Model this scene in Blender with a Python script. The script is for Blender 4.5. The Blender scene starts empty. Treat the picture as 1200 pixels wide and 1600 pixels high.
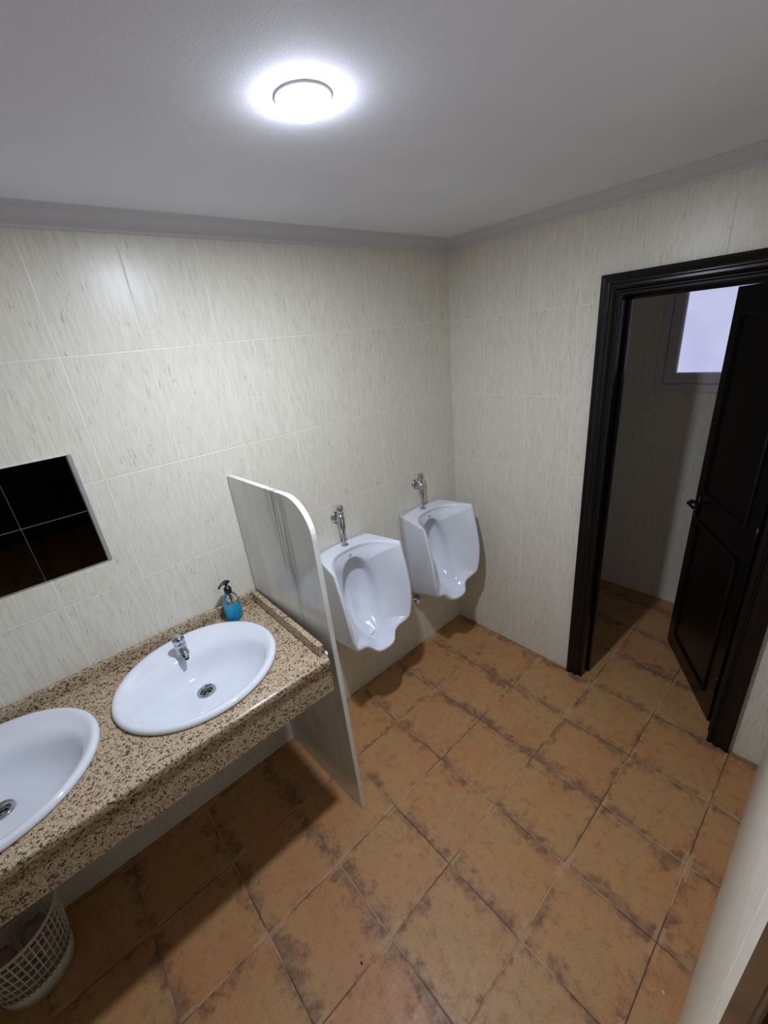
import bpy, bmesh, math, random
from mathutils import Vector, Matrix
random.seed(4)
S = bpy.context.scene
C = S.collection
PI = math.pi

# ------------------------------------------------------------------ camera
cam = bpy.data.cameras.new('camera'); camo = bpy.data.objects.new('camera', cam); C.objects.link(camo)
R = [0.7406898, -0.6644155, -0.0996524, 0.3275208, 0.2275796, 0.9170265, -0.5866078, -0.7118705, 0.3861758]
camo.matrix_world = Matrix(((R[0], R[3], R[6], -2.04209), (R[1], R[4], R[7], -1.70331), (R[2], R[5], R[8], 2.00279), (0, 0, 0, 1)))
cam.sensor_fit = 'VERTICAL'; cam.sensor_height = 32.0; cam.lens = 650.362 / 1600.0 * 32.0
cam.clip_start = 0.01; cam.clip_end = 50
S.camera = camo

# ------------------------------------------------------------------ world, light, exposure
w = bpy.data.worlds.new('world'); S.world = w; w.use_nodes = True
w.node_tree.nodes['Background'].inputs[0].default_value = (0.62, 0.70, 1.0, 1)
w.node_tree.nodes['Background'].inputs[1].default_value = 0.55
S.view_settings.view_transform = 'Standard'; S.view_settings.look = 'None'
S.view_settings.exposure = 0.0; S.view_settings.gamma = 1.0; S.view_settings.use_curve_mapping = False
LAMP_COL = (0.84, 0.905, 1.05)
LAMP_STRENGTH = 70.0
LAMP_POWER = 20.0
LX, LY, H = -1.436, -0.862, 2.435       # ceiling lamp position, ceiling height

# ------------------------------------------------------------------ node helpers
def lin(r, g, b):
    f = lambda c: ((c/255+0.055)/1.055)**2.4 if c/255 > 0.04045 else c/255/12.92
    return (f(r), f(g), f(b), 1)

class NT:
    def __init__(s, name):
        s.m = bpy.data.materials.new(name); s.m.use_nodes = True
        s.t = s.m.node_tree; s.b = s.t.nodes['Principled BSDF']; s.out = s.t.nodes['Material Output']
        s._co = None
    def n(s, kind, **kw):
        nd = s.t.nodes.new(kind)
        for k, v in kw.items(): setattr(nd, k, v)
        return nd
    def link(s, a, b): s.t.links.new(a, b)
    def put(s, sock, v):
        if hasattr(v, 'links') or isinstance(v, bpy.types.NodeSocket): s.link(v, sock)
        else: sock.default_value = v
    def math(s, op, a, b=0.0, c=0.0):
        nd = s.n('ShaderNodeMath', operation=op)
        s.put(nd.inputs[0], a); s.put(nd.inputs[1], b); s.put(nd.inputs[2], c)
        return nd.outputs[0]
    def mix(s, f, a, b, mode='MIX'):
        nd = s.n('ShaderNodeMix', data_type='RGBA', blend_type=mode)
        s.put(nd.inputs[0], f); s.put(nd.inputs[6], a); s.put(nd.inputs[7], b)
        return nd.outputs[2]
    def sep(s, v):
        nd = s.n('ShaderNodeSeparateXYZ'); s.link(v, nd.inputs[0]); return nd.outputs
    def comb(s, x, y, z):
        nd = s.n('ShaderNodeCombineXYZ'); s.put(nd.inputs[0], x); s.put(nd.inputs[1], y); s.put(nd.inputs[2], z); return nd.outputs[0]
    @property
    def co(s):
        if s._co is None: s._co = s.n('ShaderNodeTexCoord').outputs['Object']
        return s._co
    def noise(s, vec, scale, detail=2, rough=.5, dim='3D', wv=None, dist=0.0):
        nd = s.n('ShaderNodeTexNoise', noise_dimensions=dim)
        s.link(vec, nd.inputs['Vector']); nd.inputs['Scale'].default_value = scale
        nd.inputs['Detail'].default_value = detail; nd.inputs['Roughness'].default_value = rough
        nd.inputs['Distortion'].default_value = dist
        if wv is not None: s.put(nd.inputs['W'], wv)
        return nd.outputs['Fac']
    def ramp(s, f, lo, hi, a=0.0, b=1.0):
        nd = s.n('ShaderNodeMapRange', interpolation_type='SMOOTHSTEP')
        s.put(nd.inputs['Value'], f); s.put(nd.inputs['From Min'], lo); s.put(nd.inputs['From Max'], hi)
        s.put(nd.inputs['To Min'], a); s.put(nd.inputs['To Max'], b)
        return nd.outputs['Result']
    def bump(s, h, dist, strength=1.0):
        nd = s.n('ShaderNodeBump'); nd.inputs['Distance'].default_value = dist
        nd.inputs['Strength'].default_value = strength
        s.link(h, nd.inputs['Height']); s.link(nd.outputs[0], s.b.inputs['Normal'])

def plain(name, col, rough=.5, metal=0.0, spec=.5, coat=0.0):
    t = NT(name); t.b.inputs['Base Color'].default_value = col; t.b.inputs['Roughness'].default_value = rough
    t.b.inputs['Metallic'].default_value = metal; t.b.inputs['Specular IOR Level'].default_value = spec
    t.b.inputs['Coat Weight'].default_value = coat; t.b.inputs['Coat Roughness'].default_value = .05
    nz = t.noise(t.co, 9.0, 2)                      # slight uneven gloss
    t.put(t.b.inputs['Roughness'], t.ramp(nz, .3, .7, max(rough*.85, .01), min(rough*1.15, 1)))
    return t.m

# ------------------------------------------------------------------ materials
TW, TH, TZ0 = 0.25416, 0.4, 0.04416
def wall_tile(name, axis, off):
    """cream ceramic wall tile with fine vertical brown strokes; axis: 0 runs along x, 1 along y"""
    t = NT(name); x, y, z = t.sep(t.co)
    u = x if axis == 0 else y
    un = t.math('DIVIDE', t.math('ADD', u, off), TW); vn = t.math('DIVIDE', t.math('SUBTRACT', z, TZ0), TH)
    iu = t.math('FLOOR', un); iv = t.math('FLOOR', vn)
    fu = t.math('FRACT', un); fv = t.math('FRACT', vn)
    eu = t.math('MULTIPLY', t.math('MINIMUM', fu, t.math('SUBTRACT', 1.0, fu)), TW)
    ev = t.math('MULTIPLY', t.math('MINIMUM', fv, t.math('SUBTRACT', 1.0, fv)), TH)
    e = t.math('MINIMUM', eu, ev)
    wn = t.n('ShaderNodeTexWhiteNoise', noise_dimensions='2D'); t.link(t.comb(iu, iv, 0.0), wn.inputs['Vector'])
    r = wn.outputs['Value']
    sh = t.math('MULTIPLY', r, 7.0)
    vec = t.comb(t.math('ADD', t.math('MULTIPLY', u, 1.0), sh), sh, t.math('MULTIPLY', z, 0.085))
    s1 = t.noise(vec, 430, 3, .6); s2 = t.noise(vec, 150, 2, .5)
    vm = t.comb(t.math('ADD', u, sh), sh, t.math('MULTIPLY', z, .5)); m = t.noise(vm, 26, 2)
    vec3 = t.comb(t.math('ADD', u, sh), t.math('ADD', sh, 3.3), t.math('MULTIPLY', z, 0.11))
    s3 = t.noise(vec3, 260, 2, .5)
    fine = t.ramp(s1, .50, .70)
    dark = t.math('MULTIPLY', t.ramp(s3, .615, .70), t.ramp(m, .46, .60))
    base = t.mix(t.ramp(s2, .3, .7), lin(223, 219, 206), lin(212, 207, 191))
    base = t.mix(t.math('MULTIPLY', fine, .2), base, lin(178, 168, 145))
    base = t.mix(t.math('MULTIPLY', dark, .5), base, lin(128, 112, 88))
    base = t.mix(t.math('MULTIPLY', t.math('SUBTRACT', r, .5), .16), base, lin(228, 229, 222))
    grout = t.ramp(e, .0008, .0016, 1.0, 0.0)
    lit = t.noise(t.co, 3.0, 2)  # light catching some joints more than others, painted as patchy grout tone
    t.link(t.mix(t.math('MULTIPLY', grout, t.ramp(lit, .35, .6, .55, 1.0)), base, lin(238, 236, 226)), t.b.inputs['Base Color'])
    t.put(t.b.inputs['Roughness'], t.math('ADD', t.math('MULTIPLY', grout, .4), .32))
    t.b.inputs['Specular IOR Level'].default_value = .36
    rib = t.noise(t.comb(u, 0.0, t.math('MULTIPLY', z, .03)), 420, 1)
    h = t.math('ADD', t.math('MULTIPLY', t.ramp(e, .0006, .003), 1.0), t.math('MULTIPLY', rib, .16))
    t.bump(h, .0012, .5)
    return t.m

FS, FX, FY = 0.32412, 0.0205, 0.0235
def floor_tile():
    t = NT('terracotta_floor_tile'); x, y, z = t.sep(t.co)
    un = t.math('DIVIDE', t.math('ADD', x, FX), FS); vn = t.math('DIVIDE', t.math('ADD', y, FY), FS)
    iu = t.math('FLOOR', un); iv = t.math('FLOOR', vn); fu = t.math('FRACT', un); fv = t.math('FRACT', vn)
    wn = t.n('ShaderNodeTexWhiteNoise', noise_dimensions='2D'); t.link(t.comb(iu, iv, 0.0), wn.inputs['Vector'])
    r = wn.outputs['Value']; rc = t.sep(wn.outputs['Color'])
    w4 = t.math('MULTIPLY', r, 40.0)
    eu = t.math('MINIMUM', fu, t.math('SUBTRACT', 1.0, fu)); ev = t.math('MINIMUM', fv, t.math('SUBTRACT', 1.0, fv))
    e = t.math('MULTIPLY', t.math('MINIMUM', eu, ev), FS)
    p = t.comb(x, y, 0.0)
    n1 = t.noise(p, 8.5, 4, .62, '4D', w4, .15)
    n2 = t.noise(p, 30, 5, .72, '4D', w4, .2)
    n3 = t.noise(p, 190, 4, .8)
    n4 = t.noise(p, 3.2, 3, .6, '4D', w4)
    # clouded field: ochre to rust
    base = t.mix(t.ramp(n1, .36, .66), lin(180, 141, 95), lin(190, 140, 88))
    base = t.mix(t.math('MULTIPLY', t.ramp(n4, .46, .64), .55), base, lin(184, 120, 78))
    base = t.mix(t.math('MULTIPLY', t.ramp(n2, .50, .66), .5), base, lin(146, 104, 70))
    base = t.mix(t.math('MULTIPLY', t.ramp(n3, .50, .62), .5), base, lin(128, 94, 64))
    base = t.mix(t.math('MULTIPLY', t.ramp(n2, .28, .44, 1, 0), .30), base, lin(200, 162, 118))
    # smoky purple brown patches that cling to the long sides of each tile
    k = t.math('ADD', t.math('MULTIPLY', t.math('SUBTRACT', n1, .5), 1.3), t.math('MULTIPLY', t.math('SUBTRACT', n2, .5), .7))
    eu2 = t.math('ADD', eu, t.math('MULTIPLY', rc[0], .06))
    ev2 = t.math('ADD', ev, t.math('ADD', .07, t.math('MULTIPLY', rc[1], .12)))
    d = t.math('SUBTRACT', k, t.math('MULTIPLY', t.math('MINIMUM', eu2, ev2), 1.7))
    blot = t.ramp(d, -.34, .02)
    base = t.mix(t.math('MULTIPLY', blot, .80), base, t.mix(t.ramp(n2, .38, .62), lin(140, 110, 90), lin(108, 78, 60)))
    # pale worn flecks at the tile corners
    c = t.math('MAXIMUM', t.math('MULTIPLY', eu, 1.0), t.math('MULTIPLY', ev, 4.0))
    fl = t.math('MULTIPLY', t.ramp(t.math('ADD', c, t.math('MULTIPLY', n2, .22)), .27, .32, 1, 0), t.ramp(rc[2], .25, .3))
    base = t.mix(t.math('MULTIPLY', fl, .6), base, lin(190, 152, 108))
    g = t.ramp(e, .0013, .0024, 1.0, 0.0)
    gn = t.noise(p, 4.0, 2)
    base = t.mix(t.math('MULTIPLY', g, .85), base, t.mix(t.ramp(gn, .42, .58), lin(196, 158, 122), lin(70, 50, 36)))
    t.link(base, t.b.inputs['Base Color'])
    t.put(t.b.inputs['Roughness'], t.ramp(n2, .3, .7, .36, .54))
    t.b.inputs['Specular IOR Level'].default_value = .35
    h = t.math('ADD', t.ramp(e, .0008, .0045), t.math('ADD', t.math('MULTIPLY', n2, .35), t.math('MULTIPLY', n3, .18)))
    t.bump(h, .0022, .6)
    return t.m

def granite():
    t = NT('speckled_granite')
    vo = t.n('ShaderNodeTexVoronoi', feature='F1'); t.link(t.co, vo.inputs['Vector']); vo.inputs['Scale'].default_value = 330
    vb = t.n('ShaderNodeTexVoronoi', feature='F1'); t.link(t.co, vb.inputs['Vector']); vb.inputs['Scale'].default_value = 170
    r = t.sep(vo.outputs['Color']); rb = t.sep(vb.outputs['Color'])
    n = t.noise(t.co, 16, 3, .6); n2 = t.noise(t.co, 60, 3, .6)
    base = t.mix(t.ramp(r[0], .2, .8), lin(197, 176, 143), lin(175, 154, 124))
    base = t.mix(t.math('MULTIPLY', t.ramp(rb[1], .74, .78), .45), base, lin(192, 148, 112))
    base = t.mix(t.math('MULTIPLY', t.ramp(r[1], .74, .78), .75), base, lin(206, 196, 174))
    base = t.mix(t.math('MULTIPLY', t.ramp(n, .45, .65), .22), base, lin(176, 140, 104))
    base = t.mix(t.math('MULTIPLY', t.ramp(r[2], .72, .76), .5), base, lin(122, 106, 90))
    blk = t.math('MULTIPLY', t.ramp(t.math('ADD', rb[0], t.math('MULTIPLY', n2, .5)), 1.08, 1.11), 1.0)
    base = t.mix(t.math('MULTIPLY', t.ramp(r[0], .90, .92), .85), base, lin(52, 46, 42))
    base = t.mix(t.math('MULTIPLY', blk, .85), base, lin(52, 44, 38))
    t.link(base, t.b.inputs['Base Color'])
    t.b.inputs['Roughness'].default_value = .17; t.b.inputs['Specular IOR Level'].default_value = .45
    return t.m

def marble():
    t = NT('grey_white_marble'); x, y, z = t.sep(t.co)
    v = t.comb(x, y, t.math('MULTIPLY', z, .35))
    n = t.noise(v, 9, 4, .6, dist=.5); n2 = t.noise(v, 40, 3, .6); n3 = t.noise(t.co, 5, 3, .6)
    base = t.mix(t.ramp(n, .35, .65), lin(232, 232, 226), lin(220, 221, 216))
    # one dark smoky vein running down the slab, about mid depth
    wob = t.math('MULTIPLY', t.math('SUBTRACT', t.noise(v, 7, 3), .5), .12)
    vy = t.math('ADD', t.math('ADD', y, wob), t.math('MULTIPLY', t.math('SUBTRACT', 1.54, z), .05))
    band = t.math('ABSOLUTE', t.math('ADD', vy, .375))
    bm_ = t.math('MULTIPLY', t.ramp(band, .0, .085, 1.0, 0.0), t.ramp(z, .80, 1.45))
    streak = t.noise(t.comb(x, y, t.math('MULTIPLY', z, .05)), 60, 3, .6)
    f = t.math('MULTIPLY', bm_, t.ramp(streak, .34, .60))
    base = t.mix(t.math('MULTIPLY', f, .80), base, lin(96, 102, 100))
    base = t.mix(t.math('MULTIPLY', t.ramp(n3, .5, .7), .3), base, lin(198, 202, 202))
    base = t.mix(t.math('MULTIPLY', t.ramp(n2, .55, .7), .12), base, lin(240, 240, 240))
    t.link(base, t.b.inputs['Base Color']); t.b.inputs['Roughness'].default_value = .14
    return t.m

def plaster():
    t = NT('white_ceiling_paint')
    n = t.noise(t.co, 260, 3, .7); n2 = t.noise(t.co, 2.2, 2)
    t.link(t.mix(t.ramp(n2, .3, .7), lin(236, 238, 247), lin(230, 232, 242)), t.b.inputs['Base Color'])
    t.b.inputs['Roughness'].default_value = .85; t.bump(n, .0010, .4)
    return t.m

def ceramic(name='white_porcelain'):
    t = NT(name); n = t.noise(t.co, 6, 2)
    t.link(t.mix(t.ramp(n, .3, .7), lin(228, 232, 240), lin(222, 227, 237)), t.b.inputs['Base Color'])
    t.b.inputs['Roughness'].default_value = .07; t.b.inputs['Specular IOR Level'].default_value = .5
    t.b.inputs['Coat Weight'].default_value = .25; t.b.inputs['Coat Roughness'].default_value = .03
    return t.m

def dark_wood():
    t = NT('black_brown_stained_wood'); x, y, z = t.sep(t.co)
    n = t.noise(t.comb(t.math('MULTIPLY', x, 1.0), y, t.math('MULTIPLY', z, .06)), 120, 3, .6)
    t.link(t.mix(t.ramp(n, .35, .65), lin(10, 9, 11), lin(19, 15, 17)), t.b.inputs['Base Color'])
    t.b.inputs['Roughness'].default_value = .24; t.b.inputs['Specular IOR Level'].default_value = .32
    t.bump(n, .0004, .3)
    return t.m

def emit(name, col, strength):
    t = NT(name); t.b.inputs['Base Color'].default_value = (.9, .9, .9, 1)
    t.b.inputs['Emission Color'].default_value = (*col[:3], 1); t.b.inputs['Emission Strength'].default_value = strength
    return t

M = {}
M['wl'] = wall_tile('cream_wall_tile_along_x', 0, .0918)
M['wb'] = wall_tile('cream_wall_tile_along_y', 1, .2408)
M['floor'] = floor_tile(); M['granite'] = granite(); M['marble'] = marble(); M['plaster'] = plaster()
M['cornice'] = plain('white_cornice_plaster', lin(206, 205, 210), .7)
M['cer'] = ceramic(); M['wood'] = dark_wood()
M['chrome'] = plain('polished_chrome', (.56, .57, .60, 1), .06, 1.0)
M['black'] = plain('black_plastic', lin(12, 12, 14), .3)
M['hole'] = plain('painted_hole_shade', lin(6, 6, 6), .8)  # black colour stands in for the shade inside drain and screw holes
M['pvc'] = plain('white_window_frame_plastic', lin(205, 200, 200), .35)
M['basket'] = plain('cream_white_plastic', lin(215, 208, 190), .4)
M['bag'] = plain('crumpled_purple_grey_paper', lin(150, 120, 125), .7)
M['tissue'] = plain('white_wet_tissue', lin(240, 243, 248), .35)
M['seal'] = plain('white_silicone', lin(240, 240, 238), .35)
M['greyedge'] = plain('grey_ground_glass_edge', lin(150, 150, 148), .35)
M['debris'] = plain('dark_dirt', lin(25, 18, 14), .8)
M['pale'] = plain('pale_grit', lin(225, 205, 180), .8)
M['logo'] = plain('dark_grey_print', lin(50, 52, 60), .4)
M['hallwall'] = plain('unlit_hall_shade', lin(44, 40, 44), .7)  # the hall is unlit; its darkness is put into this wall colour
M['whiteplastic'] = plain('white_enamel_ring', lin(230, 230, 232), .35)
t = NT('mirror_silvering'); t.b.inputs['Metallic'].default_value = 1; t.b.inputs['Base Color'].default_value = (.80, .82, .82, 1)
t.put(t.b.inputs['Roughness'], t.ramp(t.noise(t.co, 20, 2), .3, .7, .012, .03)); M['mirror'] = t.m
t = emit('lit_lamp_diffuser', LAMP_COL, LAMP_STRENGTH); M['lamp'] = t.m
# frosted pane: its own glow stands in for the daylight behind it, slightly cloudy
t = emit('frosted_pane_daylight', (.5, .52, 1), 1.0)
n = t.noise(t.co, 3.5, 3); gx = t.sep(t.co)
t.link(t.mix(t.ramp(n, .3, .7), lin(196, 200, 242), lin(208, 212, 246)), t.b.inputs['Emission Color'])
t.b.inputs['Base Color'].default_value = (.2, .2, .25, 1); t.b.inputs['Emission Strength'].default_value = .85
t.b.inputs['Roughness'].default_value = .4; M['pane'] = t.m
# clear soap bottle and its blue liquid
t = NT('clear_plastic'); t.b.inputs['Transmission Weight'].default_value = 1; t.b.inputs['Roughness'].default_value = .03
t.b.inputs['IOR'].default_value = 1.3; t.b.inputs['Base Color'].default_value = (.97, .99, 1, 1)
t.put(t.b.inputs['Roughness'], t.ramp(t.noise(t.co, 30, 2), .3, .7, .01, .04)); M['clear'] = t.m
t = NT('blue_liquid_soap'); t.b.inputs['Transmission Weight'].default_value = .45; t.b.inputs['IOR'].default_value = 1.25
t.b.inputs['Roughness'].default_value = .05
t.link(t.mix(t.ramp(t.noise(t.co, 18, 2), .3, .7), lin(10, 180, 240), lin(40, 208, 252)), t.b.inputs['Base Color']); M['blue'] = t.m

# ------------------------------------------------------------------ mesh helpers
def obj(name, bm, mat, parent=None, smooth=True, bevel=0.0, sub=0, seg=2, normals=True):
    if normals: bmesh.ops.recalc_face_normals(bm, faces=bm.faces[:])
    me = bpy.data.meshes.new(name); bm.to_mesh(me); bm.free(); me.materials.append(mat)
    o = bpy.data.objects.new(name, me); C.objects.link(o)
    for p in me.polygons: p.use_smooth = smooth
    if bevel:
        m = o.modifiers.new('bevel', 'BEVEL'); m.width = bevel; m.segments = seg; m.limit_method = 'ANGLE'; m.angle_limit = .6
        m.harden_normals = False
    if sub:
        m = o.modifiers.new('sub', 'SUBSURF'); m.levels = sub; m.render_levels = sub
    if parent:
        o.parent = parent
        o.location = -parent.location if parent.get('_w') is None else o.location
    return o
def thing(name, label, cat, loc=(0, 0, 0), group=None):
    o = bpy.data.objects.new(name, None); C.objects.link(o); o.location = loc; o.empty_display_size = .05
    o['label'] = label; o['category'] = cat
    if group: o['group'] = group
    return o
def tag(o, label, cat, group=None, kind=None):
    o['label'] = label; o['category'] = cat
    if group: o['group'] = group
    if kind: o['kind'] = kind
    return o
def struct(o): o['kind'] = 'structure'; return o
def box(bm, x0, x1, y0, y1, z0, z1):
    v = [bm.verts.new(p) for p in ((x0,y0,z0),(x1,y0,z0),(x1,y1,z0),(x0,y1,z0),(x0,y0,z1),(x1,y0,z1),(x1,y1,z1),(x0,y1,z1))]
    for f in ((0,3,2,1),(4,5,6,7),(0,1,5,4),(1,2,6,5),(2,3,7,6),(3,0,4,7)): bm.faces.new([v[i] for i in f])
    return v
def boxes(*bs):
    bm = bmesh.new()
    for b in bs: box(bm, *b)
    return bm
def loft(bm, rings, close=True, cap0=True, cap1=True):
    V = [[bm.verts.new(p) for p in r] for r in rings]
    n = len(V[0])
    for a, b in zip(V, V[1:]):
        for i in range(n if close else n-1):
            j = (i+1) % n; bm.faces.new((a[i], a[j], b[j], b[i]))
    if cap0: bm.faces.new(V[0][::-1])
    if cap1: bm.faces.new(V[-1])
    return V
def frame_of(d):
    d = Vector(d).normalized(); a = Vector((0, 0, 1)) if abs(d.z) < .9 else Vector((1, 0, 0))
    u = d.cross(a).normalized(); return u, u.cross(d) * -1
def tube(bm, pts, rad, n=16, caps=True):
    pts = [Vector(p) for p in pts]; rad = rad if isinstance(rad, (list, tuple)) else [rad]*len(pts)
    rings = []; u = None
    for i, p in enumerate(pts):
        d = (pts[min(i+1, len(pts)-1)] - pts[max(i-1, 0)]).normalized()
        if u is None: u, v = frame_of(d)
        else:
            u = (u - d*u.dot(d)).normalized(); v = d.cross(u)
        rings.append([p + (u*math.cos(2*PI*k/n) + v*math.sin(2*PI*k/n))*rad[i] for k in range(n)])
    loft(bm, rings, True, caps, caps)
def lathe(bm, prof, c=(0,0,0), axis=(0,0,1), n=32, caps=(True, True)):
    """prof: list of (radius, height along axis)"""
    ax = Vector(axis).normalized(); u, v = frame_of(ax); c = Vector(c)
    rings = [[c + ax*h + (u*math.cos(2*PI*k/n) + v*math.sin(2*PI*k/n))*max(r, 1e-5) for k in range(n)] for r, h in prof]
    loft(bm, rings, True, caps[0], caps[1])
def ell(cx, cy, a, b, z, n=72):
    return [Vector((cx + a*math.cos(2*PI*k/n), cy + b*math.sin(2*PI*k/n), z)) for k in range(n)]

# ------------------------------------------------------------------ room shell
WY = -1.75      # wall beside the camera
XE = -3.3       # far end of the washroom, out of view
JX, JD = 0.0, 0.10
DY0, DY1, DZ = -0.932, -1.552, 2.058       # stall door opening
HX0, HX1, HZ = -1.86, -2.72, 2.10          # entrance opening in the wall beside the camera
struct(obj('floor', boxes((XE, 1.22, -5.2, .12, -.1, 0)), M['floor'], smooth=False))
struct(obj('ceiling', boxes((XE, 1.22, -5.2, .12, H, H+.1)), M['plaster'], smooth=False))
struct(obj('wall_left', boxes((XE-.1, 0.0, 0, .1, 0, H)), M['wl'], smooth=False))
struct(obj('wall_back', boxes((0, JD, DY0+.012, .1, 0, H), (0, JD, WY, DY1-.012, 0, H), (0, JD, DY1-.012, DY0+.012, DZ+.012, H)), M['wb'], smooth=False))
struct(obj('wall_right', boxes((HX0, 1.205, WY-.12, WY, 0, H), (XE, HX1, WY-.12, WY, 0, H), (HX1, HX0, WY-.12, WY, HZ, H)), M['wl'], smooth=False))
struct(obj('wall_front', boxes((XE-.1, XE, -5.2, 0, 0, H)), M['wb'], smooth=False))
# stall behind the door
WX = 1.105
WY0, WY1, WZ0, WZ1 = -.757, -1.45, 1.503, 2.25
struct(obj('wall_stall_back', boxes((WX, WX+.1, WY0, 0, 0, H), (WX, WX+.1, WY, WY1, 0, H), (WX, WX+.1, WY1, WY0, 0, WZ0), (WX, WX+.1, WY1, WY0, WZ1, H)), M['wb'], smooth=False))
struct(obj('wall_stall_left', boxes((JD, WX, 0, .1, 0, H)), M['wl'], smooth=False))
# dark hall seen only in the mirror
struct(obj('wall_hall_side', boxes((-1.2, -1.1, -5.2, WY-.12, 0, H)), M['hallwall'], smooth=False))
struct(obj('wall_hall_end', boxes((XE, -1.1, -5.3, -5.2, 0, H)), M['hallwall'], smooth=False))

# window of the stall
wn_ = bpy.data.objects.new('window_1', None); C.objects.link(wn_); wn_.location = (WX, WY0, WZ0); wn_['kind'] = 'structure'
def rect_frame(bm, x0, x1, y0, y1, z0, z1, wd):     # y0 > y1
    box(bm, x0, x1, y0-wd, y0, z0, z1); box(bm, x0, x1, y1, y1+wd, z0, z1)
    box(bm, x0, x1, y1+wd, y0-wd, z0, z0+wd); box(bm, x0, x1, y1+wd, y0-wd, z1-wd, z1)
bm = bmesh.new(); rect_frame(bm, WX-.012, WX+.06, WY0, WY1, WZ0, WZ1, .045); obj('window_frame', bm, M['pvc'], wn_, smooth=False, bevel=.003)
bm = bmesh.new(); rect_frame(bm, WX-.004, WX+.05, WY0-.048, WY1+.048, WZ0+.048, WZ1-.048, .06); obj('sash', bm, M['pvc'], wn_, smooth=False, bevel=.004)
bm = bmesh.new(); rect_frame(bm, WX+.001, WX+.03, WY0-.106, WY1+.106, WZ0+.106, WZ1-.106, .008); obj('glazing_bead', bm, M['pvc'], wn_, smooth=False, bevel=.002)
obj('pane', boxes((WX+.02, WX+.026, WY1+.108, WY0-.108, WZ0+.108, WZ1-.108)), M['pane'], wn_, smooth=False)
bm = bmesh.new(); tube(bm, [(WX-.012, -.905, WZ0+.052), (WX-.02, -.905, WZ0+.048), (WX-.024, -.94, WZ0+.043), (WX-.024, -.995, WZ0+.043)], .004, 8)
obj('latch', bm, M['pvc'], wn_)

# door casing of the stall with stepped mouldings, jamb lining and stop
def sweep(prof, path, closed=False):
    """prof: (inward offset from opening edge, height off wall); path: corner frames (point, outward dir list)"""
    bm = bmesh.new(); loft(bm, [[Vector(p) + Vector(o)*a + Vector(n)*h for a, h in prof] for p, o, n in path]); return bm
CW = .088
cprof = [(0, 0), (0, .013), (.006, .017), (.014, .017), (.018, .012), (.024, .012), (.029, .019), (.037, .022), (.045, .021),
         (.052, .016), (.060, .017), (.070, .023), (.080, .026), (CW, .024), (CW, 0)]
def casing(name, y0, y1, zt, x, nx, parent=None):
    path = [((x, y0, 0), (0, 1, 0), (nx, 0, 0)), ((x, y0, zt), (0, 1, 1), (nx, 0, 0)),
            ((x, y1, zt), (0, -1, 1), (nx, 0, 0)), ((x, y1, 0), (0, -1, 0), (nx, 0, 0))]
    return obj(name, sweep(cprof, path), M['wood'], parent, smooth=False, bevel=.0015)
struct(casing('trim_1', DY0, DY1, DZ, 0.0, -1))
struct(obj('trim_2', boxes((-.001, JD+.012, DY0, DY0+.0118, 0, DZ), (-.001, JD+.012, DY1-.0118, DY1, 0, DZ), (-.001, JD+.012, DY1-.0118, DY0+.0118, DZ, DZ+.0118),
    (.055, .072, DY0-.014, DY0, 0, DZ-.014), (.055, .072, DY1, DY1+.010, 0, DZ-.014), (.055, .072, DY1, DY0, DZ-.014, DZ)), M['wood'], smooth=False, bevel=.002))
# entrance lining beside the camera
struct(obj('trim_3', boxes((HX0, HX0+.07, WY, WY+.014, 0, HZ+.07), (HX0-.014, HX0, WY-.13, WY+.014, 0, HZ), (HX1, HX1+.014, WY-.13, WY+.014, 0, HZ), (HX1-.07, HX1, WY, WY+.014, 0, HZ+.07), (HX1, HX0, WY-.13, WY+.014, HZ-.014, HZ), (HX1, HX0, WY, WY+.014, HZ, HZ+.07)), M['wood'], smooth=False, bevel=.003))

# stall door leaf, standing ajar into the stall
dr = bpy.data.objects.new('door_1', None); C.objects.link(dr); dr['kind'] = 'structure'
HP = Vector((.108, -1.523, .012)); FP = Vector((.641, -1.184, .012))
dv = (FP-HP).normalized(); LW_ = (FP-HP).length; nv = Vector((-dv.y, dv.x, 0))   # nv faces the washroom side
dr.location = HP
rot = Matrix(((dv.x, nv.x, 0, 0), (dv.y, nv.y, 0, 0), (0, 0, 1, 0), (0, 0, 0, 1)))
def door_part(name, bm, mat, **k):
    o = obj(name, bm, mat, None, **k); o.parent = dr; o.location = (0, 0, 0); return o
dr.matrix_world = Matrix.Translation(HP) @ rot
LH = 2.04
door_part('leaf', boxes((0, LW_, -.036, -.002, 0, LH)), M['wood'], smooth=False, bevel=.002)
bm = bmesh.new()
def panel_mould(bm, x0, x1, z0, z1):
    pr = [(0, -.004), (.0, .005), (.006, .009), (.012, .007), (.018, .002), (.018, -.004)]
    path = [((x0, 0, z0), (1, 0, 1)), ((x1, 0, z0), (-1, 0, 1)), ((x1, 0, z1), (-1, 0, -1)), ((x0, 0, z1), (1, 0, -1))]
    rings = [[Vector(p) + Vector(o)*a + Vector((0, h, 0)) for a, h in pr] for p, o in path]; rings.append(rings[0])
    V = [[bm.verts.new(q) for q in r] for r in rings[:-1]]; V.append(V[0])
    for a, b in zip(V, V[1:]):
        for i in range(len(pr)-1): bm.faces.new((a[i], a[i+1], b[i+1], b[i]))
panel_mould(bm, .09, LW_-.09, 1.05, LH-.11)
panel_mould(bm, .09, LW_-.09, .11, .90)
door_part('panel_moulding', bm, M['wood'], smooth=False)
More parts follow.
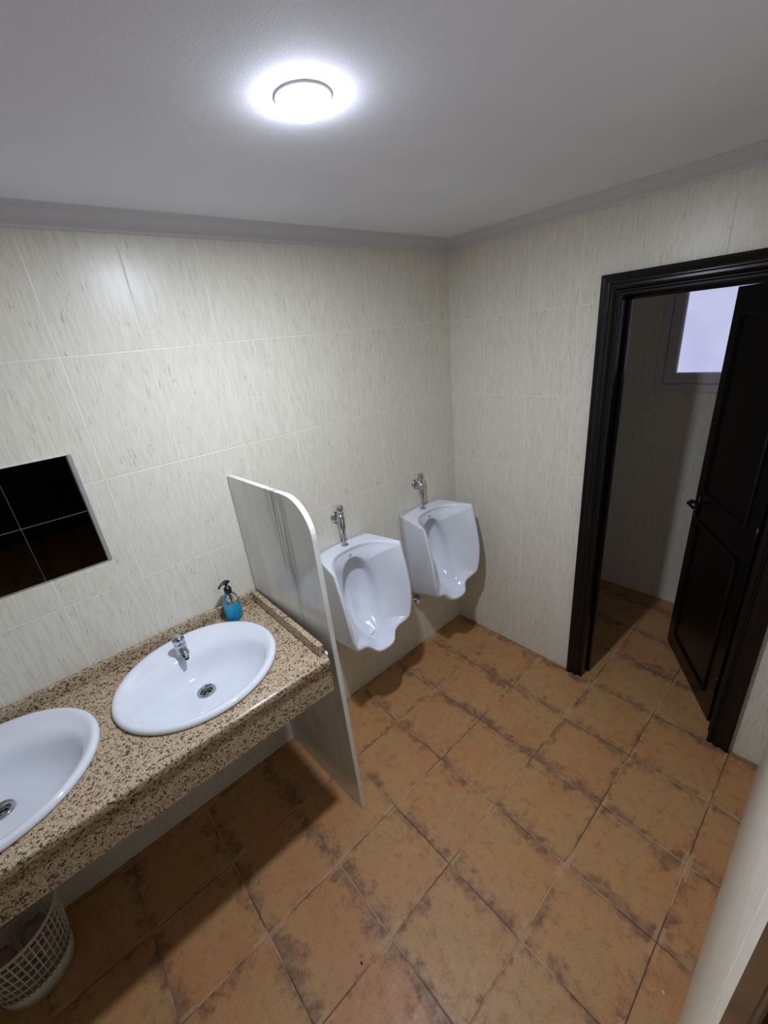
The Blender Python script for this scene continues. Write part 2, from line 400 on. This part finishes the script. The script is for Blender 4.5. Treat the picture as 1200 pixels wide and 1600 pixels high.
for s in (1, -1):
    yb = 0 if s > 0 else -.038
    bm = bmesh.new(); x0 = LW_-.05
    box(bm, x0-.017, x0+.017, min(yb, yb+s*.006), max(yb, yb+s*.006), .90, 1.03)
    tube(bm, [(x0, yb, .985), (x0, yb+s*.045, .985), (x0-.012, yb+s*.052, .985), (x0-.05, yb+s*.052, .985), (x0-.11, yb+s*.050, .980)], [.009, .009, .009, .008, .007], 12)
    door_part('door_handle', bm, M['black'], smooth=True)
bm = bmesh.new(); box(bm, LW_, LW_+.003, -.028, -.010, .88, 1.06); tube(bm, [(LW_-.001, -.014, .965), (LW_+.014, -.006, .962), (LW_+.03, .004, .965), (LW_+.034, .006, .96)], .006, 8)
door_part('latch_bolt', bm, M['black'], smooth=False)
for z in (.2, 1.02, 1.82):
    bm = bmesh.new(); tube(bm, [(-.004, .004, z), (-.004, .004, z+.09)], .0055, 10); door_part('hinge', bm, M['black'])

# cornices: cove with small beads
cop = [(0, -.048), (.004, -.048), (.006, -.040), (.012, -.036), (.030, -.028), (.046, -.018), (.056, -.013), (.058, -.009), (.066, -.009), (.068, -.004), (.080, -.003), (.082, 0), (0, 0)]
def cornice(name, path):
    bm = bmesh.new(); loft(bm, [[Vector((px+ox*a, py+oy*a, H+h)) for a, h in cop] for px, py, ox, oy in path])
    struct(obj(name, bm, M['cornice'], smooth=False, bevel=.001))
cornice('trim_4', [(XE, 0, 0, -1), (0, 0, -1, -1), (0, WY, -1, 1), (XE, WY, 0, 1)])

# ------------------------------------------------------------------ ceiling lamp
lt = thing('ceiling_light', 'round lit white ceiling lamp glowing near the middle of the ceiling', 'ceiling light', (LX, LY, H))
bm = bmesh.new(); lathe(bm, [(.056, 0), (.055, -.003), (.050, -.005), (.0475, -.005), (.0465, 0)], (LX, LY, H), n=40, caps=(False, False)); obj('mounting_ring', bm, M['whiteplastic'], lt)
bm = bmesh.new(); lathe(bm, [(.045, -.004), (.046, -.012), (.043, -.020), (.034, -.027), (.020, -.031), (.006, -.0325)], (LX, LY, H), n=40); obj('diffuser', bm, M['lamp'], lt)
ld = bpy.data.lights.new('lamp_light', 'AREA'); ld.shape = 'DISK'; ld.size = .088; ld.energy = LAMP_POWER; ld.color = LAMP_COL
lo = bpy.data.objects.new('lamp_light', ld); C.objects.link(lo); lo.parent = lt; lo.location = (0, 0, -.0345)

# ------------------------------------------------------------------ vanity counter
CZ, CF, CR, CL = .935, -.590, -1.468, -3.29
ct = thing('washbasin_counter', 'long speckled brown granite counter under the wall mirror, against the marble partition', 'counter', (-2.3, 0, CZ))
SINKS = [(-1.836, 'white oval washbasin beside the soap bottle, with a chrome push tap on its rim', 'w'), (-2.446, 'white oval washbasin at the left edge of the picture, near the mirror side', 'w')]
# slab with two oval holes
bm = bmesh.new()
def slab(bm):
    n = 48; cells = [(-2.141, CR, -1.836), (-2.75, -2.141, -2.446)]
    zt, zb = CZ, CZ-.028
    for x0, x1, cx in cells:
        cy = -.29; a, b = .262, .235
        hole = [(cx + a*math.cos(2*PI*k/n), cy + b*math.sin(2*PI*k/n)) for k in range(n)]
        outer = []
        for hx, hy in hole:
            dx, dy = hx-cx, hy-cy
            s = min([(x1-cx)/dx if dx > 1e-6 else 1e9, (x0-cx)/dx if dx < -1e-6 else 1e9, (0-cy)/dy if dy > 1e-6 else 1e9, (CF-cy)/dy if dy < -1e-6 else 1e9])
            outer.append((cx+dx*s, cy+dy*s))
        # snap nearest points to the four corners
        for X in (x0, x1):
            for Y in (0, CF):
                k = min(range(n), key=lambda i: (outer[i][0]-X)**2 + (outer[i][1]-Y)**2); outer[k] = (X, Y)
        rings = [[Vector((*p, zb)) for p in hole], [Vector((*p, zt)) for p in hole], [Vector((*p, zt)) for p in outer], [Vector((*p, zb)) for p in outer]]
        V = [[bm.verts.new(q) for q in r] for r in rings]
        for a_, b_ in ((0, 1), (1, 2)):
            for i in range(n):
                j = (i+1) % n; bm.faces.new((V[a_][i], V[a_][j], V[b_][j], V[b_][i]))
        for i in range(n):
            j = (i+1) % n; bm.faces.new((V[0][i], V[0][j], V[3][j], V[3][i]))
            m0 = (Vector(outer[i])+Vector(outer[j]))/2
            if abs(m0.y-CF) < 1e-4 or (abs(m0.x-CR) < 1e-4): bm.faces.new((V[2][i], V[2][j], V[3][j], V[3][i]))
    # remaining run to the left, out of view
    box(bm, CL, -2.75, CF, 0, zb, zt)
    bmesh.ops.remove_doubles(bm, verts=bm.verts[:], dist=.0005)
slab(bm)
obj('slab', bm, M['granite'], ct, smooth=False)
# front apron with a rounded nosing in front of the slab
bm = bmesh.new()
ap = [(CF, CZ), (CF-.004, CZ), (CF-.009, CZ-.003), (CF-.011, CZ-.008), (CF-.011, CZ-.024), (CF-.009, CZ-.029), (CF-.003, CZ-.0305), (CF-.003, .779), (CF+.020, .779), (CF+.020, CZ-.029), (CF, CZ-.029)]
loft(bm, [[Vector((x, y, z)) for y, z in ap] for x in (CL, CR)]); obj('apron', bm, M['granite'], ct, smooth=False)
obj('backsplash', boxes((CL, CR-.022, -.022, 0, CZ, CZ+.050)), M['granite'], ct, smooth=False, bevel=.002)
obj('side_splash', boxes((CR-.022, CR, CF+.018, 0, CZ, CZ+.050)), M['granite'], ct, smooth=False, bevel=.002)
bm = bmesh.new(); bmesh.ops.create_icosphere(bm, subdivisions=2, radius=.009)
for v in bm.verts: v.co = Vector((v.co.x*.6+CR+.005, v.co.y*1.1+CF+.016, v.co.z*1.3+CZ+.004 + .003*math.sin(v.co.x*900)))
o = obj('sealant_blob', bm, M['seal'], ct); o['label'] = 'white silicone blob at the counter corner'

# ------------------------------------------------------------------ washbasins
def basin(cx, label):
    t = thing('washbasin', label, 'sink', (cx, -.29, CZ), 'oval drop-in washbasins in the granite counter')
    P = [  # (a, b, cy, z)
        (.258, .231, -.290, CZ-.01), (.276, .249, -.290, CZ+.0005), (.2845, .2575, -.290, CZ+.002), (.2865, .2590, -.290, CZ+.010), (.2835, .2560, -.290, CZ+.018),
        (.2755, .2480, -.290, CZ+.0225), (.2650, .2380, -.291, CZ+.0215), (.2540, .2240, -.296, CZ+.0155), (.2440, .2060, -.306, CZ+.0100),
        (.2360, .1880, -.319, CZ+.0055), (.2280, .1755, -.328, CZ-.004), (.2180, .1660, -.331, CZ-.020), (.2030, .1540, -.328, CZ-.043),
        (.1800, .1350, -.320, CZ-.066), (.1500, .1120, -.310, CZ-.083), (.1150, .0860, -.300, CZ-.0925), (.0750, .0600, -.291, CZ-.097), (.0400, .0360, -.285, CZ-.0995), (.0240, .0240, -.283, CZ-.101), (.0240, .0240, -.283, CZ-.135)]
    bm = bmesh.new(); loft(bm, [ell(cx, cy, a, b, z) for a, b, cy, z in P], True, False, False)
    # underside shell so the bowl has thickness
    U = [(.258, .231, -.290, CZ-.01), (.240, .190, -.320, CZ-.03), (.215, .165, -.33, CZ-.06), (.17, .13, -.315, CZ-.095), (.10, .08, -.297, CZ-.115), (.034, .034, -.283, CZ-.125), (.030, .030, -.283, CZ-.14)]
    loft(bm, [ell(cx, cy, a, b, z) for a, b, cy, z in U], True, False, False)
    bmesh.ops.remove_doubles(bm, verts=bm.verts[:], dist=1e-5)
    obj('bowl', bm, M['cer'], t, sub=1, normals=True)
    zc = CZ-.099; c = (cx, -.283, zc)
    bm = bmesh.new(); lathe(bm, [(.0335, .0), (.033, .0035), (.029, .0045), (.024, .002), (.0205, -.004), (.0195, -.016), (.0195, -.03)], c, n=40, caps=(False, False))
    dg = obj('drain_flange', bm, M['chrome'], t)
    bm = bmesh.new()
    for k in range(3):
        a = PI/3*k+.35; u = Vector((math.cos(a), math.sin(a), 0))*.0195; w_ = Vector((-u.y, u.x, 0)).normalized()*.0016
        loft(bm, [[Vector(c)+s*u+w_+Vector((0,0,-.012)), Vector(c)+s*u-w_+Vector((0,0,-.012)), Vector(c)+s*u-w_+Vector((0,0,-.016)), Vector(c)+s*u+w_+Vector((0,0,-.016))] for s in (-1, 1)])
    lathe(bm, [(.0001, -.0105), (.005, -.0105), (.005, -.017), (.0001, -.017)], c, n=16, caps=(False, False))
    lathe(bm, [(.0195, -.011), (.0165, -.011), (.0165, -.016), (.0195, -.016)], c, n=32, caps=(False, False))
    g = obj('drain_grate', bm, M['chrome'], t)
    bm = bmesh.new(); lathe(bm, [(.0001, -.029), (.0192, -.029)], c, n=24, caps=(True, False)); obj('drain_hole', bm, M['hole'], t)
    return t
for cx, lab, _ in SINKS: basin(cx, lab)

# push tap on the near washbasin rim
def faucet(x, y, z):
    t = thing('push_tap', 'small chrome push-button tap on the rim of the washbasin with the soap bottle', 'tap', (x, y, z))
    bm = bmesh.new(); lathe(bm, [(.0245, 0), (.0245, .003), (.0215, .007), (.0205, .010), (.0215, .028), (.0220, .040), (.0215, .050), (.0200, .053)], (x, y, z), n=36)
    obj('tap_body', bm, M['chrome'], t)
    bm = bmesh.new()
    rings = []
    for s, (dy, dz, hw, hh) in enumerate(((-.006, .030, .0170, .0165), (-.022, .029, .0160, .0145), (-.036, .0245, .0145, .0120), (-.047, .0185, .0130, .0105), (-.051, .0145, .0120, .0090))):
        rings.append([Vector((x+hw*math.cos(2*PI*k/20), y+dy + hh*math.sin(2*PI*k/20)*.45, z+dz+hh*math.sin(2*PI*k/20))) for k in range(20)])
    loft(bm, rings); obj('spout', bm, M['chrome'], t, sub=1)
    bm = bmesh.new(); lathe(bm, [(.0205, .0535), (.0225, .055), (.0228, .066), (.0215, .074), (.0175, .080), (.0105, .0838), (.002, .085)], (x, y, z), n=36)
    obj('push_button', bm, M['chrome'], t)
    bm = bmesh.new(); lathe(bm, [(.0082, 0), (.0082, -.004), (.006, -.004)], (x, y-.053, z+.0090), axis=(0, -.45, .9), n=20); obj('aerator', bm, M['black'], t)
faucet(-1.850, -.148, CZ+.0115)

# soap bottle
def soap(x, y, z):
    t = thing('soap_bottle', 'clear pump bottle half full of bright blue hand soap by the backsplash', 'soap bottle', (x, y, z))
    def oval(prof, k=.74):
        bm = bmesh.new(); a = math.radians(24)
        rings = []
        for r, h, kk in prof:
            ring = []
            for i in range(36):
                u, v = r*math.cos(2*PI*i/36), r*kk*math.sin(2*PI*i/36)
                ring.append(Vector((x + u*math.cos(a) - v*math.sin(a), y + u*math.sin(a) + v*math.cos(a), z+h)))
            rings.append(ring)
        loft(bm, rings); return bm
    obj('bottle', oval([(.030, 0, .75), (.036, .002, .75), (.0385, .008, .74), (.039, .05, .74), (.0380, .088, .74), (.033, .108, .78), (.023, .122, .9), (.0135, .129, 1), (.0125, .138, 1)]), M['clear'], t)
    obj('liquid_soap', oval([(.029, .003, .75), (.0345, .005, .75), (.0365, .010, .74), (.0372, .05, .74), (.0370, .066, .74)]), M['blue'], t)
    bm = bmesh.new(); tube(bm, [(x, y, z+.135), (x+.001, y, z+.05), (x+.004, y, z+.012)], .0028, 10); obj('dip_tube', bm, M['clear'], t)
    bm = bmesh.new()
    lathe(bm, [(.0150, .132), (.0155, .134), (.0155, .154), (.0140, .158), (.0065, .160), (.0060, .178)], (x, y, z), n=28)
    pc = obj('pump_collar', bm, M['black'], t)
    bm = bmesh.new(); h = z+.178
    d = Vector((-.92, -.38, 0)).normalized()
    rings = []
    sd = Vector((-d.y, d.x, 0))
    for s, hw, zt, zb in ((-.016, .008, .006, 0), (-.010, .013, .011, -.002), (0, .0145, .013, -.003), (.012, .011, .012, 0), (.026, .006, .010, .002), (.038, .0048, .005, -.003), (.041, .004, .000, -.007)):
        c = Vector((x, y, h)) + d*s
        rings.append([c + sd*hw*math.cos(2*PI*k/12) + Vector((0, 0, (zt+zb)/2 + (zt-zb)/2*math.sin(2*PI*k/12))) for k in range(12)])
    loft(bm, rings); obj('pump_head', bm, M['black'], t)
soap(-1.604, -.074, CZ)

# ------------------------------------------------------------------ mirror tiles
mx = [-1.953, -2.1385, -2.324, -2.5095]; mz = [1.3605, 1.5565, 1.7525]
names = {(0, 1): 'square mirror tile, upper right of the dark wall mirror', (0, 0): 'square mirror tile, lower right of the dark wall mirror',
         (1, 1): 'square mirror tile, upper left of the two columns in view', (1, 0): 'square mirror tile, lower left, cut by the picture edge'}
for c in range(2):
    for r in range(2):
        bm = boxes((mx[c+1]+.0008, mx[c]-.0008, -.0075, -.0005, mz[r]+.0008, mz[r+1]-.0008))
        tag(obj('mirror_tile', bm, M['mirror'], smooth=False, bevel=.0006, seg=1), names[(c, r)], 'mirror', 'mirror tiles above the counter')
tag(obj('mirror_edge_strip', boxes((-1.953+.0005, -1.9405, -.0065, -.0005, 1.3605, 1.7525)), M['greyedge'], smooth=False, bevel=.001), 'thin light grey strip along the right side of the wall mirror', 'trim strip')

# ------------------------------------------------------------------ marble partition
PA = math.radians(2.9)
def part_pt(y, z, side):      # y along depth (0..-), side 0 = basin face, 1 = urinal face
    d = Vector((math.sin(PA), -math.cos(PA), 0)); n = Vector((math.cos(PA), math.sin(PA), 0))
    return Vector((-1.463, 0, z)) + d*(-y) + n*(.021*side)
bm = bmesh.new(); prof = [(-.0035, 0), (-.575, 0)]
for k in range(13):
    a = PI/2*k/12; prof.append((-.575+.135*(1-math.cos(a)), 1.405+.135*math.sin(a)))
prof.append((-.0035, 1.540))
loft(bm, [[part_pt(y, z, s) for y, z in prof] for s in (0, 1)])
tag(obj('partition_panel', bm, M['marble'], smooth=False, bevel=.003), 'upright grey white marble slab with rounded corner between washbasins and urinals', 'partition')

# ------------------------------------------------------------------ urinals
def lerp(a, b, t): return a+(b-a)*t
def interp(xs, ys, v):
    if v <= xs[0]: return ys[0]
    for i in range(len(xs)-1):
        if v <= xs[i+1]: return lerp(ys[i], ys[i+1], (v-xs[i])/(xs[i+1]-xs[i]))
    return ys[-1]
ZT = 1.02
def catmull(pts, n):
    """resample an open polyline of tuples through a Catmull-Rom spline, even arc length"""
    P = [pts[0]] + pts + [pts[-1]]; out = []
    for i in range(1, len(P)-2):
        for s in range(16):
            t = s/16; q = []
            for k in range(len(pts[0])):
                a, b, c, d = P[i-1][k], P[i][k], P[i+1][k], P[i+2][k]
                q.append(.5*((2*b)+(-a+c)*t+(2*a-5*b+4*c-d)*t*t+(-a+3*b-3*c+d)*t**3))
            out.append(tuple(q))
    out.append(pts[-1])
    L = [0]
    for a, b in zip(out, out[1:]): L.append(L[-1]+math.dist(a, b))
    res = []
    for i in range(n):
        g = L[-1]*i/(n-1); k = 0
        while k < len(L)-2 and L[k+1] < g: k += 1
        f = (g-L[k])/max(L[k+1]-L[k], 1e-9); res.append(tuple(lerp(a, b, f) for a, b in zip(out[k], out[k+1])))
    return res
def urinal_mesh():
    # half outlines (x>=0) as (x, depth, z), from bottom centre to top centre
    lip = catmull([(0, .322, .508), (.035, .320, .509), (.060, .310, .515), (.078, .292, .532), (.100, .284, .552), (.140, .290, .568), (.189, .303, .584)], 15)
    side = catmull([(.189, .303, .584), (.203, .308, .64), (.212, .308, .74), (.2145, .290, .86), (.215, .266, .96), (.215, .250, ZT)], 14)
    arc = catmull([(.215, .250, ZT), (.190, .200, ZT), (.165, .160, ZT), (.130, .124, ZT), (.090, .102, ZT), (.045, .092, ZT), (0, .089, ZT)], 12)
    half = lip[:-1] + side[:-1] + arc
    nL, nS = len(lip)-1, len(side)-1
    N = len(half)
    def kind(i): return 0 if i < nL else (1 if i < nL+nS else 2)
    rings = []
    C0 = (0, .75)
    back, shell, rim2, rim3 = [], [], [], []
    wing, bo, bi, fl, fl2 = [], [], [], [], []
    for i, (x, d, z) in enumerate(half):
        k = kind(i); ang = math.atan2(z-C0[1], x)           # -90..90
        s = (ang+PI/2)/PI                                    # 0 bottom .. 1 top
        # outline on the wall
        if k == 2: u = (i-nL-nS)/(N-1-nL-nS); bk = (lerp(.161, 0, u), .002, ZT)
        elif k == 1: u = (i-nL)/nS; bk = (lerp(.140, .161, min(1, u*1.2)), .002, lerp(.47, ZT, u))
        else: u = i/nL; bk = (lerp(0, .140, u**.8), .002, lerp(.385, .47, u**2))
        back.append(bk)
        if k == 2: shell.append((x*1.0, d-.010, z))
        elif k == 1: shell.append((x+.001, d-.014, z-.004*(1-(i-nL)/nS)))
        else: shell.append((x*1.0, d-.004, z-.030*(1-.35*(i/nL))))
        # rim inner edge
        e = .013
        if k == 2: rim2.append((x*.93, d+.0015, z-.010)); rim3.append((x*.90, d-.003, z-.022))
        elif k == 1: f = (i-nL)/nS; rim2.append((x-e, d+.002, z-.004*f)); rim3.append((x-e*1.9, d-.016, z-.012*f))
        else: f = i/nL; rim2.append((max(x-e*f, 0) , d-.010, z+.003+.006*f)); rim3.append((max(x-e*1.9*f, 0), d-.026, z+.0015+.014*f))
        # basin opening ellipse, a little narrower low down
        ca, sa = math.cos(ang), math.sin(ang)
        zc = .735; hz = .225
        bx = .110*math.cos(PI*(s-.5)) ; bz = zc + hz*math.sin(PI*(s-.5))
        bx *= interp([.5, .62, .75, .96], [.92, .93, 1.0, 1.0], bz)
        dd = interp([.51, .56, .66, .80, .90, .96], [.262, .222, .172, .135, .112, .098], bz)
        bo.append((bx, dd, bz))
        dd2 = interp([.51, .56, .66, .80, .90, .96], [.224, .172, .108, .070, .048, .042], bz)
        bi.append((bx*.955, dd2, zc + (bz-zc)*.975))
        dd3 = interp([.52, .58, .66, .80, .94], [.170, .105, .060, .040, .034], bz)
        fl.append((bx*.72, dd3, zc + (bz-zc)*.86))
        dd4 = interp([.55, .62, .72, .90], [.074, .050, .036, .032], bz)
        fl2.append((bx*.40, dd4, zc + (bz-zc)*.60))
        rx, rd, rz = rim3[-1]
        wing.append((lerp(rx, bx, .55), lerp(rd, dd, .62), lerp(rz, bz, .55)))
    edge2 = [(x*.985, d-.0015, z-.003 if kind(i) == 2 else z) for i, (x, d, z) in enumerate(half)]
    order = [back, shell, half, rim2, rim3, wing, bo, bi, fl, fl2]
    bm = bmesh.new(); full = []
    for rg in order:
        pts = [Vector((x, -d, z)) for x, d, z in rg] + [Vector((-x, -d, z)) for x, d, z in rg[-2:0:-1]]
        full.append(pts)
    V = loft(bm, full, True, True, False)
    c = bm.verts.new((0, -.033, .76)); r = V[-1]
    for i in range(len(r)): bm.faces.new((r[i], r[(i+1) % len(r)], c))
    # crease the outline corners a little
    cr = bm.edges.layers.float.new('crease_edge')
    for i, ring in enumerate(V):
        n = len(ring)
        for k in range(n):
            e = bm.edges.get((ring[k], ring[(k+1) % n]))
            if e: e[cr] = {0: 1.0, 1: .3, 2: .85, 3: .5, 6: .8, 7: .3}.get(i, 0)
    ci = nL+nS
    for k in (ci, len(V[0])-ci):
        for a, b in zip(V[0:3], V[1:3]):
            e = bm.edges.get((a[k], b[k]))
            if e: e[cr] = .95
    for k in (nL, len(V[0])-nL):
        for a, b in zip(V[1:4], V[2:4]):
            e = bm.edges.get((a[k], b[k]))
            if e: e[cr] = .5
    return bm
def urinal(cx, label, proto=None):
    if proto is None:
        t = thing('urinal', label, 'urinal', (cx, 0, .4), 'wall hung urinals')
        o = obj('urinal_body', urinal_mesh(), M['cer'], None, sub=2); o.parent = t; o.location = (0, 0, -.4)
        bm = bmesh.new()
        for k, (w_, dx) in enumerate(((.003, -.008), (.004, -.002), (.003, .004), (.0035, .009))):
            box(bm, dx, dx+w_, -.1065, -.1040, .9815, .9855)
        o = obj('logo_mark', bm, M['logo'], None, smooth=False); o.parent = t; o.location = (-.010, .002, -.4)
        bm = bmesh.new(); lathe(bm, [(.017, 0), (.017, .002), (.012, .003), (.004, .001)], (0, 0, 0), n=24)
        bm2 = bm; o = obj('drain_grate', bm2, M['cer'], None); o.parent = t; o.location = (0, -.158, .119)
        return t
    t = proto.copy(); C.objects.link(t); t.location.x = cx; t['label'] = label
    for ch in proto.children:
        c = ch.copy(); C.objects.link(c); c.parent = t
        for g in ch.children:
            d = g.copy(); C.objects.link(d); d.parent = c
    return t
u1 = urinal(-.972, 'white wall-hung urinal next to the marble partition, with crumpled tissue in its bowl')
u2 = urinal(-.367, 'white wall-hung urinal nearest the room corner, empty bowl', u1)
bm = bmesh.new(); bx_ = -.088
box(bm, bx_-.018, bx_+.024, -.050, -.001, .374, .402); o = obj('mounting_bracket', bm, M['cer'], None, smooth=False, bevel=.006, seg=3); o.parent = u2; o.location = (0, 0, -.4)
bm = bmesh.new(); lathe(bm, [(.0001, 0), (.0075, 0), (.0075, .003)], (bx_-.0185, -.028, .389), axis=(-1, 0, 0), n=20, caps=(False, True))
h = obj('screw_hole', bm, M['hole'], None); h.parent = o

def flush(cx, label, proto=None):
    if proto is None:
        t = thing('flush_valve', label, 'flush valve', (cx, 0, 1.0), 'chrome flush valves above the urinals')
        Y = -.050
        def ch(name, bm, mat=M['chrome'], par=t, **k):
            o = obj(name, bm, mat, None, **k); o.parent = par; return o
        bm = bmesh.new(); lathe(bm, [(.030, 0), (.030, .004), (.026, .010), (.016, .013)], (0, 0, .170), axis=(0, -1, 0), n=36); ch('wall_rosette', bm)
        bm = bmesh.new(); lathe(bm, [(.0115, .01), (.0115, .026), (.015, .027), (.015, .036), (.011, .038), (.011, -Y)], (0, 0, .170), axis=(0, -1, 0), n=24)
        tube(bm, [(0, -.03, .165), (0, -.042, .135), (0, Y, .105)], [.010, .012, .010], 16); ch('inlet_elbow', bm)
        bm = bmesh.new(); lathe(bm, [(.012, .082), (.0135, .088), (.0150, .098), (.0185, .112), (.0185, .205)], (0, Y, 0), n=32); ch('valve_body', bm)
        bm = bmesh.new(); lathe(bm, [(.0165, .205), (.0165, .208), (.0188, .209), (.0190, .238), (.0170, .2415), (.003, .243)], (0, Y, 0), n=32); ch('push_cap', bm)
        bm = bmesh.new(); lathe(bm, [(.0145, .092), (.0145, .080), (.010, .076)], (0, Y, 0), n=6); lathe(bm, [(.0078, .080), (.0078, .022)], (0, Y, 0), n=20, caps=(False, False)); ch('outlet_pipe', bm)
        bm = bmesh.new(); lathe(bm, [(.020, .0205), (.0195, .025), (.012, .029), (.008, .030)], (0, Y, 0), n=32); ch('pipe_flange', bm)
        bm = bmesh.new(); tube(bm, [(-.016, -.016, .186), (-.030, -.018, .188)], .004, 10); ch('stop_screw', bm)
        return t
    t = proto.copy(); C.objects.link(t); t.location.x = cx; t['label'] = label
    for q in proto.children:
        c = q.copy(); C.objects.link(c); c.parent = t
    return t
f1 = flush(-.968, 'chrome push flush valve on the wall above the urinal beside the partition')
f2 = flush(-.372, 'chrome push flush valve above the urinal nearest the room corner', f1)

# crumpled tissue in the near urinal
bm = bmesh.new(); bmesh.ops.create_icosphere(bm, subdivisions=4, radius=1)
for v in bm.verts:
    p = v.co.copy(); k = 1 + .26*math.sin(p.x*7+p.y*5) * math.cos(p.z*8+p.x*3) + .16*math.sin(p.y*17+p.z*9)
    v.co = Vector((p.x*.042*k - .972 + .01, p.y*.026*k - .183, p.z*.013*k + .528 - p.y*-.004))
tag(obj('crumpled_tissue', bm, M['tissue']), 'crumpled wet white tissue lying in the urinal beside the partition', 'tissue')

# ------------------------------------------------------------------ waste basket under the counter
BX, BY = -2.628, -.158
wb = thing('waste_basket', 'round white plastic lattice waste basket on the floor under the counter', 'waste basket', (BX, BY, 0))
bh = .305; r0, r1 = .108, .142
def br(h): return lerp(r0, r1, h/bh)
def bring(h, r, n=64): return [Vector((BX+r*math.cos(2*PI*k/n), BY+r*math.sin(2*PI*k/n), h)) for k in range(n)]
bm = bmesh.new(); loft(bm, [bring(.002, .04), bring(.002, r0-.006), bring(.004, r0), bring(.075, br(.075)), bring(.075, br(.075)-.003), bring(.006, r0-.004), bring(.006, .04)], True, True, True)
obj('base', bm, M['basket'], wb)
bm = bmesh.new(); NS = 44
for k in range(NS):
    a = 2*PI*k/NS
    tube(bm, [(BX+br(h)*math.cos(a), BY+br(h)*math.sin(a), h) for h in (.07, .18, .296)], .0022, 6)
for h in (.113, .151, .189, .227, .264):
    loft(bm, [bring(h-.002, br(h)-.0018), bring(h-.002, br(h)+.0022), bring(h+.002, br(h)+.0022), bring(h+.002, br(h)-.0018), bring(h-.002, br(h)-.0018)], True, False, False)
obj('lattice_wall', bm, M['basket'], wb)
bm = bmesh.new(); R0 = br(.3)
loft(bm, [bring(.292, R0-.002), bring(.292, R0+.004), bring(.303, R0+.005), bring(.305, R0+.001), bring(.302, R0-.003), bring(.292, R0-.002)], True, False, False)
obj('rim', bm, M['basket'], wb)
for k, (dx, dy, dz, s) in enumerate(((.040, .025, .150, .055), (-.062, .005, .150, .050), (.015, -.070, .120, .040))):
    bm = bmesh.new(); bmesh.ops.create_icosphere(bm, subdivisions=3, radius=1)
    for v in bm.verts:
        p = v.co.copy(); q = 1 + .2*math.sin(p.x*6+p.y*8+k)*math.cos(p.z*9+k*2) + .1*math.sin(p.y*19+p.x*7)
        v.co = Vector((BX+dx+p.x*s*q*.8, BY+dy+p.y*s*q*.8, dz+p.z*s*q*.7))
    tag(obj('crumpled_paper', bm, M['bag']), 'crumpled used paper inside the lattice waste basket', 'paper', 'crumpled paper in the waste basket')

# ------------------------------------------------------------------ bits of dirt on the floor
def bit(name, x, y, s, mat, label, asp=2.0, a=.4):
    bm = bmesh.new(); bmesh.ops.create_icosphere(bm, subdivisions=2, radius=s)
    for v in bm.verts:
        p = v.co*(1+.25*math.sin(v.co.x*900+v.co.y*500)); X = p.x*asp
        v.co = Vector((x + X*math.cos(a)-p.y*math.sin(a), y + X*math.sin(a)+p.y*math.cos(a), s*.35+p.z*.35))
    tag(obj(name, bm, mat), label, 'dirt')
bit('dirt_speck', -.450, -.673, .0035, M['debris'], 'tiny dark speck on the floor in front of the corner urinal')
bit('dirt_speck', -1.763, -.974, .0035, M['debris'], 'tiny dark speck on the floor low in the picture, before the washbasins', 1.6, 1.2)
bit('grit_chip', -1.107, -1.700, .0030, M['pale'], 'small pale chip on the floor beside the right wall', 1.6, 1.0)
bit('grit_chip', .212, -1.048, .0030, M['pale'], 'small pale chip on the floor inside the stall doorway', 1.6, .3)
